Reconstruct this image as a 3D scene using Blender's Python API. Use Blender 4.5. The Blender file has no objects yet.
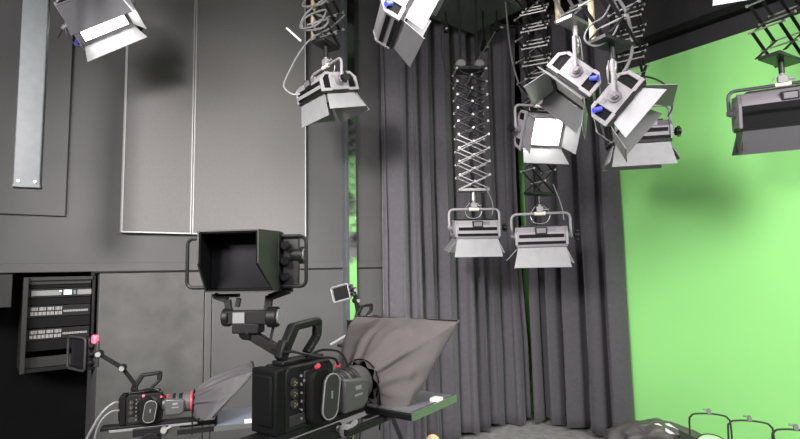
import bpy, bmesh, math, random
from mathutils import Vector, Matrix, noise
random.seed(7)
COL = bpy.context.scene.collection
R = math.radians
V = Vector

# ---------------------------------------------------------------- camera
F = 520.0
PITCH, ROLL, EYE = 5.5, -1.1, 1.55
CAMROT = Matrix.Rotation(R(90 + PITCH), 3, 'X') @ Matrix.Rotation(R(ROLL), 3, 'Z')
def ray(px, py):
    return CAMROT @ V(((px - 400) / F, -(py - 219.5) / F, -1))
def at(px, py, Y):
    d = ray(px, py)
    return V((0, 0, EYE)) + d * (Y / d.y)
cd = bpy.data.cameras.new('camera'); cam = bpy.data.objects.new('camera', cd); COL.objects.link(cam)
cam.matrix_world = Matrix.Translation((0, 0, EYE)) @ CAMROT.to_4x4()
cd.sensor_width = 36; cd.lens = 36 * F / 800; cd.clip_start = 0.05
bpy.context.scene.camera = cam

# ---------------------------------------------------------------- materials
def mat(name, col, rough=0.6, metal=0.0, var=0.0, scale=8.0, bump=0.0, bscale=60.0, spec=0.5, sheen=0.0):
    m = bpy.data.materials.new(name); m.use_nodes = True
    nt = m.node_tree; b = nt.nodes['Principled BSDF']
    b.inputs['Base Color'].default_value = (*col, 1)
    b.inputs['Roughness'].default_value = rough
    b.inputs['Metallic'].default_value = metal
    b.inputs['Specular IOR Level'].default_value = spec
    if sheen: b.inputs['Sheen Weight'].default_value = sheen
    tc = nt.nodes.new('ShaderNodeTexCoord')
    if var:
        n = nt.nodes.new('ShaderNodeTexNoise'); n.inputs['Scale'].default_value = scale; n.inputs['Detail'].default_value = 5
        nt.links.new(tc.outputs['Object'], n.inputs['Vector'])
        r = nt.nodes.new('ShaderNodeValToRGB')
        r.color_ramp.elements[0].position = 0.3; r.color_ramp.elements[1].position = 0.7
        r.color_ramp.elements[0].color = (*[c * (1 - var) for c in col], 1)
        r.color_ramp.elements[1].color = (*[min(1, c * (1 + var)) for c in col], 1)
        nt.links.new(n.outputs['Fac'], r.inputs['Fac']); nt.links.new(r.outputs['Color'], b.inputs['Base Color'])
    if bump:
        n2 = nt.nodes.new('ShaderNodeTexNoise'); n2.inputs['Scale'].default_value = bscale; n2.inputs['Detail'].default_value = 4
        nt.links.new(tc.outputs['Object'], n2.inputs['Vector'])
        bp = nt.nodes.new('ShaderNodeBump'); bp.inputs['Strength'].default_value = bump; bp.inputs['Distance'].default_value = 0.01
        nt.links.new(n2.outputs['Fac'], bp.inputs['Height']); nt.links.new(bp.outputs['Normal'], b.inputs['Normal'])
    return m
def emit(name, col, s):
    m = mat(name, (0.8, 0.8, 0.8), 0.5); b = m.node_tree.nodes['Principled BSDF']
    b.inputs['Emission Color'].default_value = (*col, 1); b.inputs['Emission Strength'].default_value = s
    return m
M_WALL = mat('dark_grey_wall_paint', (0.066, 0.064, 0.064), 0.6, var=0.08, scale=3, bump=0.08, bscale=90)
M_BLACKWALL = mat('black_wall_paint', (0.022, 0.021, 0.023), 0.8, var=0.1)
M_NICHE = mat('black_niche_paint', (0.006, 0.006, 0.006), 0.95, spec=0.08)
M_PANEL = mat('grey_felt_panel', (0.125, 0.12, 0.118), 0.9, var=0.04, scale=60, bump=0.1, bscale=200)
M_BOARD = mat('scuffed_grey_board', (0.068, 0.067, 0.064), 0.55, var=0.28, scale=5, bump=0.08)
M_EDGE = mat('pale_panel_edge', (0.42, 0.41, 0.4), 0.5)
M_GREEN = mat('green_screen_paint', (0.32, 0.78, 0.24), 0.75, var=0.025, scale=1.2, spec=0.2)
M_FLOOR = mat('dark_vinyl_floor', (0.3, 0.29, 0.285), 0.6, var=0.25, scale=14, bump=0.1)
M_CEIL = mat('black_ceiling', (0.014, 0.013, 0.015), 0.85)
M_TILE = mat('dark_grey_raft', (0.085, 0.085, 0.088), 0.8, var=0.1)
M_CURT = mat('charcoal_drape', (0.082, 0.078, 0.086), 0.95, var=0.08, scale=30, bump=0.1, bscale=300, spec=0.15, sheen=0.15)
M_STEEL = mat('polished_steel', (0.8, 0.82, 0.81), 0.1, 1.0)
M_GALV = mat('galvanised_steel', (0.058, 0.066, 0.069), 0.6, 0.1, var=0.12, scale=25)
M_SILV = mat('silver_lamp_paint', (0.27, 0.258, 0.266), 0.5, 0.05)
M_SILD = mat('grey_lamp_paint', (0.17, 0.155, 0.17), 0.45, 0.15)
M_DOOR = mat('barn_door_aluminium', (0.235, 0.238, 0.24), 0.5, 0.15, var=0.06, scale=20)
M_DOORD = mat('barn_door_dark', (0.075, 0.075, 0.08), 0.5, 0.2)
M_BLK = mat('black_plastic', (0.006, 0.006, 0.006), 0.6, spec=0.12)
M_BLKG = mat('gloss_black', (0.01, 0.01, 0.011), 0.22)
M_BLKM = mat('black_metal', (0.007, 0.007, 0.007), 0.5, 0.0, spec=0.28)
M_GREY = mat('dark_grey_plastic', (0.026, 0.026, 0.025), 0.5, spec=0.3)
M_LENS = mat('lens_grey', (0.065, 0.065, 0.063), 0.42)
M_MID = mat('mid_grey_plastic', (0.2, 0.2, 0.195), 0.5)
M_HOODOUT = mat('hood_outside', (0.024, 0.024, 0.022), 0.5)
M_PANT = mat('black_scissor_steel', (0.03, 0.03, 0.032), 0.35, 0.5)  # also the shaded copy for the long hanger's upper arms
M_PANTS = mat('lit_silver_scissor_steel', (0.4, 0.39, 0.39), 0.35, 0.6)
M_PIN = mat('bright_pin', (0.5, 0.49, 0.47), 0.35, 0.5)
M_CREAM = mat('cream_sleeve', (0.8, 0.74, 0.62), 0.6)
M_BRASS = mat('yellowed_pole', (0.55, 0.44, 0.27), 0.5, 0.2, var=0.3, scale=30)
M_BLUE = mat('blue_connector', (0.06, 0.08, 0.75), 0.4)
M_RED = mat('red_ring', (0.55, 0.04, 0.07), 0.4)
M_PINK = mat('pink_red_tally', (0.9, 0.12, 0.2), 0.4)
M_CABLE = mat('grey_cable', (0.17, 0.17, 0.17), 0.5)
M_CABLEB = mat('black_cable', (0.03, 0.03, 0.03), 0.5)
M_CLOTH = mat('grey_hood_cloth', (0.1, 0.089, 0.085), 0.7, var=0.06, scale=20, bump=0.2, bscale=25, spec=0.3)
M_CLOTHB = mat('dark_hood_cloth', (0.05, 0.047, 0.048), 0.75, bump=0.2, bscale=25)
M_BAG = mat('grey_bag_nylon', (0.1, 0.092, 0.089), 0.5, bump=0.6, bscale=12)
M_TRAYT = mat('tray_top', (0.13, 0.135, 0.14), 0.35)
M_SCREEN = mat('monitor_glass', (0.16, 0.19, 0.24), 0.12, spec=0.8)
M_TRAYE = mat('tray_edge_metal', (0.3, 0.32, 0.3), 0.38, 0.9)
M_GOLD = mat('brass_contact', (0.35, 0.27, 0.14), 0.35, 0.8)
M_WHITE = mat('white_plastic', (0.78, 0.78, 0.76), 0.5)
M_JACK = mat('jack_metal', (0.4, 0.39, 0.37), 0.4, 0.2)
M_TAN = mat('tan_tape', (0.72, 0.5, 0.25), 0.6)
M_LENSREFL = mat('lens_green_reflection', (0.62, 0.8, 0.58), 0.12)  # opaque pale green imitates the backdrop reflected in the glass
M_DIFF = mat('unlit_diffuser', (0.8, 0.8, 0.78), 0.4)
M_LIT = emit('lit_diffuser', (1, 0.98, 0.95), 30)
M_LITLOW = emit('lit_diffuser_low', (1, 0.98, 0.95), 12)
M_LITMID = emit('lit_diffuser_mid', (1, 0.98, 0.95), 14)
M_LCD = emit('blue_lcd', (0.25, 0.65, 0.9), 0.7)
M_LED = emit('green_led', (0.2, 1, 0.4), 1.5)
M_SMOKEGLASS = mat('prompter_glass', (0.05, 0.05, 0.05), 0.03)

# ---------------------------------------------------------------- mesh builder
class MB:
    def __init__(s, M=None):
        s.bm = bmesh.new(); s.M = M or Matrix.Identity(4)
    def v(s, p): return s.bm.verts.new(s.M @ V(p))
    def poly_solid(s, bot, top):
        a = [s.v(p) for p in bot]; b = [s.v(p) for p in top]; n = len(a)
        for i in range(n):
            s.bm.faces.new((a[i], a[(i + 1) % n], b[(i + 1) % n], b[i]))
        s.bm.faces.new(a[::-1]); s.bm.faces.new(b)
        return s
    def box(s, c, d, rz=0, m=None):
        x, y, z = [k / 2 for k in d]; c = V(c)
        Q = m or (Matrix.Rotation(rz, 3, 'Z') if rz else Matrix.Identity(3))
        P = lambda a, b, e: c + Q @ V((a, b, e))
        return s.poly_solid([P(-x, -y, -z), P(x, -y, -z), P(x, y, -z), P(-x, y, -z)],
                            [P(-x, -y, z), P(x, -y, z), P(x, y, z), P(-x, y, z)])
    def prism(s, pts, ax, a, b):
        f = {'x': lambda p, h: (h, p[0], p[1]), 'y': lambda p, h: (p[0], h, p[1]), 'z': lambda p, h: (p[0], p[1], h)}[ax]
        return s.poly_solid([f(p, a) for p in pts], [f(p, b) for p in pts])
    def sheet(s, pts, th):
        pts = [V(p) for p in pts]; n = (pts[1] - pts[0]).cross(pts[2] - pts[0]).normalized() * th / 2
        return s.poly_solid([p - n for p in pts], [p + n for p in pts])
    def bar(s, p, q, w, h, up=(0, 0, 1)):
        p = V(p); q = V(q); d = (q - p).normalized(); u = V(up)
        if abs(d.dot(u)) > 0.98: u = V((0, 1, 0))
        a = d.cross(u).normalized(); b = a.cross(d); a = a * w / 2; b = b * h / 2
        return s.poly_solid([p - a - b, p + a - b, p + a + b, p - a + b], [q - a - b, q + a - b, q + a + b, q - a + b])
    def cyl(s, p, q, r, r2=None, n=14):
        return s.lathe(p, q, [(0, r), (1, r if r2 is None else r2)], n)
    def lathe(s, p, q, prof, n=20):
        p = V(p); q = V(q); d = q - p; dn = d.normalized()
        u = V((0, 0, 1)) if abs(dn.z) < 0.9 else V((1, 0, 0))
        a = dn.cross(u).normalized(); b = dn.cross(a)
        rings = []
        for t, r in prof:
            rings.append([s.v(p + d * t + (a * math.cos(2 * math.pi * k / n) + b * math.sin(2 * math.pi * k / n)) * max(r, 1e-4)) for k in range(n)])
        for i in range(len(rings) - 1):
            for k in range(n):
                s.bm.faces.new((rings[i][k], rings[i][(k + 1) % n], rings[i + 1][(k + 1) % n], rings[i + 1][k]))
        s.bm.faces.new(rings[0][::-1]); s.bm.faces.new(rings[-1])
        return s
    def tube(s, pts, r, n=8, closed=False, sub=0):
        pts = [V(p) for p in pts]
        if sub:
            out = []; m = len(pts); rng = m if closed else m - 1
            g = lambda i: pts[i % m] if closed else pts[max(0, min(m - 1, i))]
            for i in range(rng):
                a, b, c, d = g(i - 1), g(i), g(i + 1), g(i + 2)
                for k in range(sub):
                    t = k / sub
                    out.append(0.5 * ((2 * b) + (c - a) * t + (2 * a - 5 * b + 4 * c - d) * t * t + (3 * b - a - 3 * c + d) * t ** 3))
            if not closed: out.append(pts[-1])
            pts = out
        m = len(pts); rings = []; prev = None
        for i in range(m):
            d = (pts[(i + 1) % m] - pts[i - 1]) if closed else (pts[min(m - 1, i + 1)] - pts[max(0, i - 1)])
            d = d.normalized()
            if prev is None:
                u = V((0, 0, 1)) if abs(d.z) < 0.9 else V((1, 0, 0)); a = d.cross(u).normalized()
            else:
                a = (prev - d * prev.dot(d)).normalized()
            prev = a; b = d.cross(a)
            rings.append([s.v(pts[i] + (a * math.cos(2 * math.pi * k / n) + b * math.sin(2 * math.pi * k / n)) * r) for k in range(n)])
        for i in range(m if closed else m - 1):
            A, B = rings[i], rings[(i + 1) % m]
            for k in range(n):
                s.bm.faces.new((A[k], A[(k + 1) % n], B[(k + 1) % n], B[k]))
        if not closed:
            s.bm.faces.new(rings[0][::-1]); s.bm.faces.new(rings[-1])
        return s
    def build(s, name, m, parent=None, bevel=0.0, loc=None, ang=35):
        bmesh.ops.recalc_face_normals(s.bm, faces=s.bm.faces)
        me = bpy.data.meshes.new(name); s.bm.to_mesh(me); s.bm.free()
        for p in me.polygons: p.use_smooth = True
        me.set_sharp_from_angle(angle=R(ang))
        for x in (m if isinstance(m, (list, tuple)) else [m]): me.materials.append(x)
        o = bpy.data.objects.new(name, me); COL.objects.link(o)
        if parent: o.parent = parent
        if loc is not None: o.location = loc
        if bevel:
            b = o.modifiers.new('bevel', 'BEVEL'); b.width = bevel; b.segments = 2; b.limit_method = 'ANGLE'; b.angle_limit = R(40)
        return o
def tag(o, label, cat, group=None, kind=None):
    if label: o['label'] = label
    if cat: o['category'] = cat
    if group: o['group'] = group
    if kind: o['kind'] = kind
    return o
def thing(name, label, cat, loc=(0, 0, 0), rz=0.0, group=None):
    o = bpy.data.objects.new(name, None); COL.objects.link(o); o.empty_display_size = 0.1
    o.location = loc; o.rotation_euler = (0, 0, rz)
    return tag(o, label, cat, group)
def struct(name, mb, m, bevel=0.0):
    return tag(mb.build(name, m, bevel=bevel), None, None, kind='structure')
def rrect(w, h, r, n=5):
    out = []
    for cx, cy, a0 in ((w / 2 - r, h / 2 - r, 0), (-w / 2 + r, h / 2 - r, 90), (-w / 2 + r, -h / 2 + r, 180), (w / 2 - r, -h / 2 + r, 270)):
        for k in range(n + 1):
            a = R(a0 + 90 * k / n); out.append((cx + r * math.cos(a), cy + r * math.sin(a)))
    return out

# ---------------------------------------------------------------- room
TH = math.atan2(660, 520)
U = V((math.sin(TH), math.cos(TH), 0)); N = V((U.y, -U.x, 0))          # left wall: direction towards the corner, normal into the room
G = N.copy(); GN = -U                                                   # right wall runs along G, normal into room GN
C0 = V((1.327, 5.75, 0))
def lw(t, z, off=0.0): return C0 - U * t + N * off + V((0, 0, z))
def gw(s_, z, off=0.0): return C0 + G * s_ + GN * off + V((0, 0, z))
def lhit(px, py, off=0.0):
    o = V((0, 0, EYE)); d = ray(px, py); k = ((C0 + N * off - o).dot(N)) / d.dot(N); p = o + d * k
    return (C0 - p).dot(U), p.z
def ghit(px, py, off=0.0):
    o = V((0, 0, EYE)); d = ray(px, py); k = ((C0 + GN * off - o).dot(GN)) / d.dot(GN); p = o + d * k
    return (p - C0).dot(G), p.z
CEIL = 4.3
LT, LS = 8.0, 6.5
def wbox(mb, t0, t1, z0, z1, o0, o1):
    mb.poly_solid([lw(t0, z0, o0), lw(t1, z0, o0), lw(t1, z0, o1), lw(t0, z0, o1)], [lw(t0, z1, o0), lw(t1, z1, o0), lw(t1, z1, o1), lw(t0, z1, o1)]); return mb
def gbox(mb, t0, t1, z0, z1, o0, o1):
    mb.poly_solid([gw(t0, z0, o0), gw(t1, z0, o0), gw(t1, z0, o1), gw(t0, z0, o1)], [gw(t0, z1, o0), gw(t1, z1, o0), gw(t1, z1, o1), gw(t0, z1, o1)]); return mb
def slab(z0, z1):
    m = MB(); q = [C0 - U * -0.2 - G * 0.2, C0 - U * (LT + .2) - G * 0.2, C0 - U * (LT + .2) + G * (LS + .2), C0 + U * 0.2 + G * (LS + .2)]
    m.poly_solid([p + V((0, 0, z0)) for p in q], [p + V((0, 0, z1)) for p in q]); return m
struct('floor', slab(-0.1, 0), M_FLOOR)
struct('ceiling', slab(CEIL, CEIL + 0.1), M_CEIL)
TRZ = lhit(100, 271)[1]
tb = lhit(98, 330)[0]                                                   # where the low board ends and the niche begins
struct('wall_left', wbox(MB(), -0.2, LT + .2, TRZ, CEIL, -0.2, 0), M_WALL)
m = MB(); wbox(m, -0.2, tb, 0, TRZ - .012, -0.2, -0.035)
struct('wall_left_lower', m, M_WALL)
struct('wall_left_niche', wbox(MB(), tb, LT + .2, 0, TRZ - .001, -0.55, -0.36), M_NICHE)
struct('wall_right', gbox(MB(), -0.2, LS + .2, 0, CEIL, -0.2, -0.02), M_BLACKWALL)
m = MB(); wbox(m, LT, LT + .2, 0, CEIL, 0, LS)
struct('wall_back', m, M_BLACKWALL)
m = MB(); gbox(m, LS, LS + .2, 0, CEIL, 0, LT)
struct('wall_front', m, M_BLACKWALL)
# thin trims
struct('trim_1', wbox(MB(), 0, LT, TRZ - .004, TRZ + .05, 0, 0.012), M_WALL, 0.004)
gz = 0.5 * (ghit(660, 61.5)[1] + ghit(745, 29)[1])
# green screen: painted flat of board with a small cove at the floor
m = MB(); gbox(m, 0.02, LS - .02, 0.0, gz, -.019, 0.0)
tag(m.build('green_screen', M_GREEN), 'bright green chroma key backdrop covering the right wall down to the floor', 'backdrop')
# black rail on the wall above the green
ra = ghit(690, 27, .08); rb = ghit(745, 0, .08)
m = MB(); zz = 0.5 * (ra[1] + rb[1]); gbox(m, 0.3, LS, zz - .03, zz + .03, -0.02, 0.08)
tag(m.build('wall_rail', M_BLKM, bevel=.004), 'black horizontal rail high on the wall above the green backdrop', 'rail')

# acoustic panels on the left wall
def wall_panel(name, pxa, pxb, label, z0, z1, th=0.045):
    ta, tb_ = lhit(pxa, 150)[0], lhit(pxb, 150)[0]
    base = lw((ta + tb_) / 2, z0)
    t = thing(name, label, 'wall panel', base, 0, 'grey acoustic panels on the left wall')
    Tm = Matrix.Translation(-base)
    wbox(MB(Tm), tb_ + .004, ta - .004, z0 + .004, z1, 0.001, th).build('felt_face', M_PANEL, t, .003)
    e = MB(Tm); wbox(e, tb_, ta, z0, z0 + .008, 0.001, th + .004); wbox(e, ta - .006, ta, z0 + .008, z1, 0.001, th + .004); wbox(e, tb_, tb_ + .006, z0 + .008, z1, 0.001, th + .004)
    e.build('edge_trim', M_EDGE if name == 'acoustic_panel' else M_EDGE, t)
pz = lhit(150, 233.5)[1]
wall_panel('acoustic_panel', 122.5, 190.5, 'grey felt acoustic wall panel, narrow left one with pale bottom edge', pz, CEIL - .1)
wall_panel('acoustic_panel', 191.8, 303, 'grey felt acoustic wall panel, wide right one behind the big viewfinder', pz, CEIL - .1)
# thin shelf-like seam on wall at far left
a = lhit(0, 212); b = lhit(65, 215.8)
m = MB(); wbox(m, b[0], a[0] + 1.0, (a[1] + b[1]) / 2 - .008, CEIL - .4, 0.0, 0.02)
tag(m.build('wall_board', M_WALL, bevel=.003), 'dark grey board on the wall behind the hanging steel post', 'board')
# scuffed lower boards
tA, tB = tb, lhit(203.5, 330)[0]; tC = lhit(211, 330)[0]
def low_board(t1, t0, label, mt):
    o = wbox(MB(Matrix.Translation(-lw((t0 + t1) / 2, 0))), t0, t1, 0.0, TRZ - .016, -0.033, 0.004).build('wall_board', mt, None, .003, lw((t0 + t1) / 2, 0))
    tag(o, label, 'board')
low_board(tA, tB, 'scuffed dark grey board on lower wall right of the equipment rack', M_BOARD)
low_board(tB - .006, tC, 'narrow dark grey strip board on lower wall beside the scuffed board', M_WALL)
low_board(tC - .006, 0.35, 'long dark grey lower wall board behind the front camera and hood', M_WALL)

# hanging steel post at left
def vertical_post(name, label, a, b, c, d, Y, m_, ztop):
    pass
p0 = at(27.5, 187, 2.3); dr = ray(27.5, 187)
m = MB(); m.box((0, 0, 0.9), (0.098, 0.06, 1.8))
t = thing('hanging_post', 'wide galvanised steel post hanging from ceiling at far left', 'post', p0, R(28))
zt = CEIL - p0.z
m = MB(); m.prism(rrect(0.1, 0.06, .006), 'z', 0.006, zt); m.build('post_tube', M_GALV, t)
m = MB(); m.prism(rrect(0.106, 0.066, .006), 'z', -0.005, 0.006); m.build('end_cap', M_GALV, t)
for dx in (-.03, .03):
    m = MB(); m.cyl((dx, -.03, .02), (dx, -.036, .02), .005); m.build('bolt', M_PIN, t)
# polished steel column on left wall
ta = lhit(341.5, 150)[0]; tb2 = lhit(352.5, 150)[0]
base = lw((ta + tb2) / 2, 0, 0.03)
t = thing('steel_column', 'slim polished steel column on left wall mirroring the green backdrop', 'column', base, math.atan2(U.y, U.x))
wd = ta - tb2
m = MB(); m.box((-wd * .36, 0.0, CEIL / 2), (wd * .28, .06, CEIL)); m.build('flange', M_GALV, t, .002)
m = MB(); m.box((wd * .14, 0.005, CEIL / 2), (wd * .72, .05, CEIL)); m.build('mirror_face', M_STEEL, t, .002)

# ceiling raft
a = at(473, 34, 4.9); dU, dG = U, G
z0 = a.z
m = MB(Matrix.Translation(-a)); q = [a, a - U * 1.3, a - U * 1.3 + G * 0.62, a + G * 0.62]
m.poly_solid(q, [p + V((0, 0, .07)) for p in q])
o = m.build('ceiling_raft', M_TILE, None, .006, a); tag(o, 'flat dark grey panel hung under the black ceiling near the corner', 'ceiling panel')
for k, (aa, bb) in enumerate(((.15, .12), (1.1, .12), (.15, .5), (1.1, .5))):
    p = -U * aa + G * bb
    MB().cyl(p + V((0, 0, .06)), p + V((0, 0, CEIL - a.z)), .006, n=8).build('hanger_rod', M_BLKM, o)

# ---------------------------------------------------------------- curtains
def curtain_path():
    pts = []; rad = 0.45; off = 0.16
    t0 = 1.93
    n = 60
    for i in range(n + 1):
        t = t0 + (rad + off - t0) * i / n; pts.append(lw(t, 0, off))
    cen = C0 - U * (rad + off) + N * (rad + off)
    for i in range(1, 31):
        a_ = R(90 * i / 31); pts.append(cen - N * rad * math.cos(a_) + U * rad * math.sin(a_))
    s1 = 1.215
    for i in range(n + 1):
        s_ = (rad + off) + (s1 - rad - off) * i / n; pts.append(gw(s_, 0, off))
    out = [pts[0]]; acc = [0]
    for p in pts[1:]:
        acc.append(acc[-1] + (p - pts[len(acc) - 1]).length)
    return pts, acc
CP, CA = curtain_path(); CL = CA[-1]
def cpos(d):
    d = max(0, min(CL, d)); i = 0
    while i < len(CA) - 2 and CA[i + 1] < d: i += 1
    f = (d - CA[i]) / max(1e-9, CA[i + 1] - CA[i]); p = CP[i].lerp(CP[i + 1], f)
    tn = (CP[i + 1] - CP[i]).normalized(); return p, V((tn.y, -tn.x, 0))
CTOP = 4.1
def curtain(name, label, d0, d1, seed, taper=0.0, gather=0.0):
    NX = int((d1 - d0) / 0.008); NZ = 36
    m = MB(); grid = []
    base, _ = cpos((d0 + d1) / 2); base = V((base.x, base.y, 0.0)); m.M = Matrix.Translation(-base)
    for j in range(NZ + 1):
        z = 0.015 + (CTOP - 0.015) * j / NZ; h = z / CTOP; row = []
        for i in range(NX + 1):
            u = i / NX; d = d0 + (d1 - d0) * u
            w = noise.noise((d * 1.7 + seed, 0.3, 0)) * 1.6 + noise.noise((d * 4 + seed, z * .25, 5)) * .35
            ph = 2 * math.pi * d / 0.205 + 2.2 * w
            A = (0.068 + 0.03 * noise.noise((d * 3, seed, 2))) * (1.05 - .25 * h)
            o_ = A * (.55 * math.sin(ph) + .8 * (2 * abs(math.sin(ph * .5 + .6)) ** .85 - 1.1) + 0.22 * math.sin(2.3 * ph + seed)) + 0.012 * noise.noise((d * 14, z * .5, seed)) + .006 * noise.noise((d * 22, z * 2.2, seed))
            dd = d + 0.022 * math.sin(2 * ph + 1.0) * (1 - .3 * h)
            if taper: dd -= taper * max(0, (u - .6) / .4) ** 2 * math.sin(math.pi * min(1, max(0, (h - .2) / .8)))
            p, n_ = cpos(dd)
            if gather and u > 1 - gather: p = p - n_ * 0.09 * ((u - 1 + gather) / gather) ** 2
            q = p + n_ * o_
            hem = 0.02 * (1 + math.sin(ph * .5 + seed)) * (1 - h) ** 8
            row.append(m.v((q.x, q.y, z + hem)))
        grid.append(row)
    for j in range(NZ):
        for i in range(NX):
            m.bm.faces.new((grid[j][i], grid[j][i + 1], grid[j + 1][i + 1], grid[j + 1][i]))
    o = m.build(name, M_CURT, None, 0, base, 80)
    s = o.modifiers.new('thickness', 'SOLIDIFY'); s.thickness = .004
    return tag(o, label, 'curtain')
sg = ghit(531, 250, .16)[0]
dsplit = CL - (1.215 - sg)
curtain('stage_curtain', 'long charcoal curtain hung in folds along left wall and round the corner', 0.0, dsplit - .012, 1.3, .05)
curtain('stage_curtain', 'shorter charcoal curtain between the narrow gap and the green backdrop', dsplit + .0, CL, 5.1, 0, .14)
m = MB(); m.tube([cpos(CL * k / 60)[0] + V((0, 0, CTOP + .02)) for k in range(61)], .016, 8)
tag(m.build('curtain_rail', M_BLKM), 'black curved curtain rail above the charcoal curtains', 'rail')

# ---------------------------------------------------------------- lamps and pantographs
def lamp(label, pos, pan, tilt, s=1.0, W=0.36, lit=None, doors=(35, 35, 25, 25), body=None, dark=False, yh=0.2, knob=1, blue=1, dl=0.15, D=0.13, roll=0, top=None):
    """pos = pivot centre; forward -Y before pan/tilt"""
    H = 0.29
    hy = (yh + .07) * s
    t = thing('studio_softlight', label, 'studio light', V(pos) + V((0, 0, hy)), R(pan))
    S = Matrix.Translation((0, 0, -hy)) @ Matrix.Scale(s, 4)
    B = S @ Matrix.Rotation(R(tilt), 4, 'X') @ Matrix.Rotation(R(roll), 4, 'Y')
    silver = body or (M_SILD if dark else M_SILV); dm = M_DOORD if dark else M_DOOR
    h, d = H / 2, D / 2
    m = MB(B); m.prism([(-d, -h), (-d, h), (d * .35, h), (d, h * .72), (d, -h * .72), (d * .35, -h)], 'x', -W / 2 + .012, W / 2 - .012)
    m.build('housing', silver, t, .004)
    for sg_ in (1, -1):
        for yy, ww, dd in (((-.05, .97, .3), (-.62, .97, .5)) if dark else ((-.05, .88, .2), (-.8, .93, .16))):
            m = MB(B); m.box((0, d * yy, sg_ * h), (W * ww, D * dd, .007)); m.build('vent_slot', M_BLK, t)
    m = MB(B)
    for k in range(9): m.box((0, d + .006, -h * .6 + h * 1.2 * k / 8), (W * .8, .014, .006))
    m.build('heat_sink', M_BLKM, t)
    m = MB(B); m.box((W * .12, d * .62, h * .9), (W * .3, .035, .02)); m.build('control_box', M_SILD, t, .002)
    m = MB(B); m.box((0, d * .55, h * .92), (.085, .05, .035)); cb = m.build('control_panel', M_BLKM, t, .002)
    m = MB(B); m.box((0, d * .55, h * .92 + .018), (.065, .034, .004)); m.build('panel_face', M_SILD, cb)
    # end plates with two openings
    for sx in (-1, 1):
        m = MB(B); x0 = sx * (W / 2 - .012); x1 = sx * (W / 2 + .006)
        xa, xb = min(x0, x1), max(x0, x1)
        m.prism([(-d * .95, -h * .52), (-d * .95, h * .52), (d * .95, h * .52), (d * .95, -h * .52)], 'x', xa, xb)
        for sz in (-1, 1):
            m.prism([(-d * 1.05, sz * h * .5), (-d * 1.05, sz * h * 1.06), (-d * .72, sz * h * 1.06), (-d * .72, sz * h * .5)], 'x', xa, xb)
            m.prism([(d * .72, sz * h * .5), (d * .72, sz * h * .8), (d * 1.02, sz * h * .72), (d * 1.02, sz * h * .5)], 'x', xa, xb)
            m.prism([(-d * .72, sz * h * .9), (-d * .72, sz * h * 1.06), (d * .4, sz * h * 1.04), (d * 1.02, sz * h * .72), (d * .72, sz * h * .72), (d * .3, sz * h * .9)], 'x', xa, xb)
        pl = m.build('end_plate', silver, t, .002)
        for sz in (-1, 1):
            m = MB(B); m.box((sx * (W / 2 - .008), 0, sz * h * .7), (.006, D * .7, h * .4)); m.build('opening_shade_plate', M_BLK, pl)  # black plate set inside each opening to imitate the shade there
        m = MB(B); m.lathe((sx * (W / 2 + .004), 0, 0), (sx * (W / 2 + .05), 0, 0), [(0, .036), (.25, .036), (.3, .022), (.7, .022), (.75, .014), (1, .014)], 16); m.build('pivot_hub', M_SILD, pl)
        for sz in (-.34, .3):
            m = MB(B); m.box((sx * (W / 2 + .007), d * .45, sz * h), (.003, .022, .03)); m.build('rating_plate', M_MID, pl)
    if blue:
        m = MB(B); m.cyl((blue * (W / 2 + .004), d * .2, -h * .62), (blue * (W / 2 + .03), d * .5, -h * .86), .014); m.build('blue_connector', M_BLUE, t)
    m = MB(B)
    for sz in (-1, 1):
        m.box((0, -d - .008, sz * (h - .02)), (W, .02, .04)); m.box((sz * (W / 2 - .018), -d - .008, 0), (.036, .02, H - .08))
    m.build('front_frame', M_BLKM if not lit else M_SILD, t, .002)
    m = MB(B); m.box((0, -d - .003, 0), (W - .07, .008, H - .08)); m.build('diffuser', lit or M_DIFF, t)
    # barn doors: top, bottom, left, right ; angle from forward, + opens outward
    yf = -d - .02
    hw = W * .47
    for k, a in enumerate(doors):
        if a is None: continue
        ca, sa = math.cos(R(a)), math.sin(R(a)); m = MB(B)
        if k < 2:
            sz = 1 if k == 0 else -1; z0 = sz * (h - .012); L = top[0] if top and k == 0 else dl
            m.sheet([(-hw, yf, z0), (hw, yf, z0), (hw + .03, yf - L * ca, z0 + sz * L * sa), (-hw - .03, yf - L * ca, z0 + sz * L * sa)], .003)
            e = [(-hw - .03, yf - L * ca, z0 + sz * L * sa), (hw + .03, yf - L * ca, z0 + sz * L * sa)]
            m.tube(e, .003, 6)
            for q in (-.6, 0, .6): m.cyl((q * hw - .02, yf + .003, z0), (q * hw + .02, yf + .003, z0), .006, n=8)
        else:
            sx = -1 if k == 2 else 1; x0 = sx * (W / 2 - .01); L = dl * .85; hh = h * .78
            m.sheet([(x0, yf, -hh), (x0, yf, hh), (x0 + sx * L * sa, yf - L * ca, hh * .95 + .045), (x0 + sx * L * sa, yf - L * ca, -hh * .95 - .045)], .003)
            for q in (-.6, .6): m.cyl((x0, yf + .003, q * hh - .015), (x0, yf + .003, q * hh + .015), .006, n=8)
        m.build('barn_door', top[1] if top and k == 0 else dm, t)
    # yoke
    yx = W / 2 + .035; r = .04
    pts = [(-yx, 0, -.015), (-yx, 0, yh - r)] + [(-yx + r - r * math.cos(R(a)), 0, yh - r + r * math.sin(R(a))) for a in (30, 60, 90)] + \
          [(yx - r + r * math.sin(R(a)), 0, yh - r + r * math.cos(R(a))) for a in (0, 30, 60, 90)] + [(yx, 0, -.015)]
    m = MB(S); m.tube(pts, .0105, 10); yk = m.build('yoke', M_DOORD if dark else M_SILV, t)
    m = MB(S); m.cyl((-.04, 0, yh), (.04, 0, yh), .015); m.build('yoke_sleeve', M_CREAM, yk)
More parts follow.
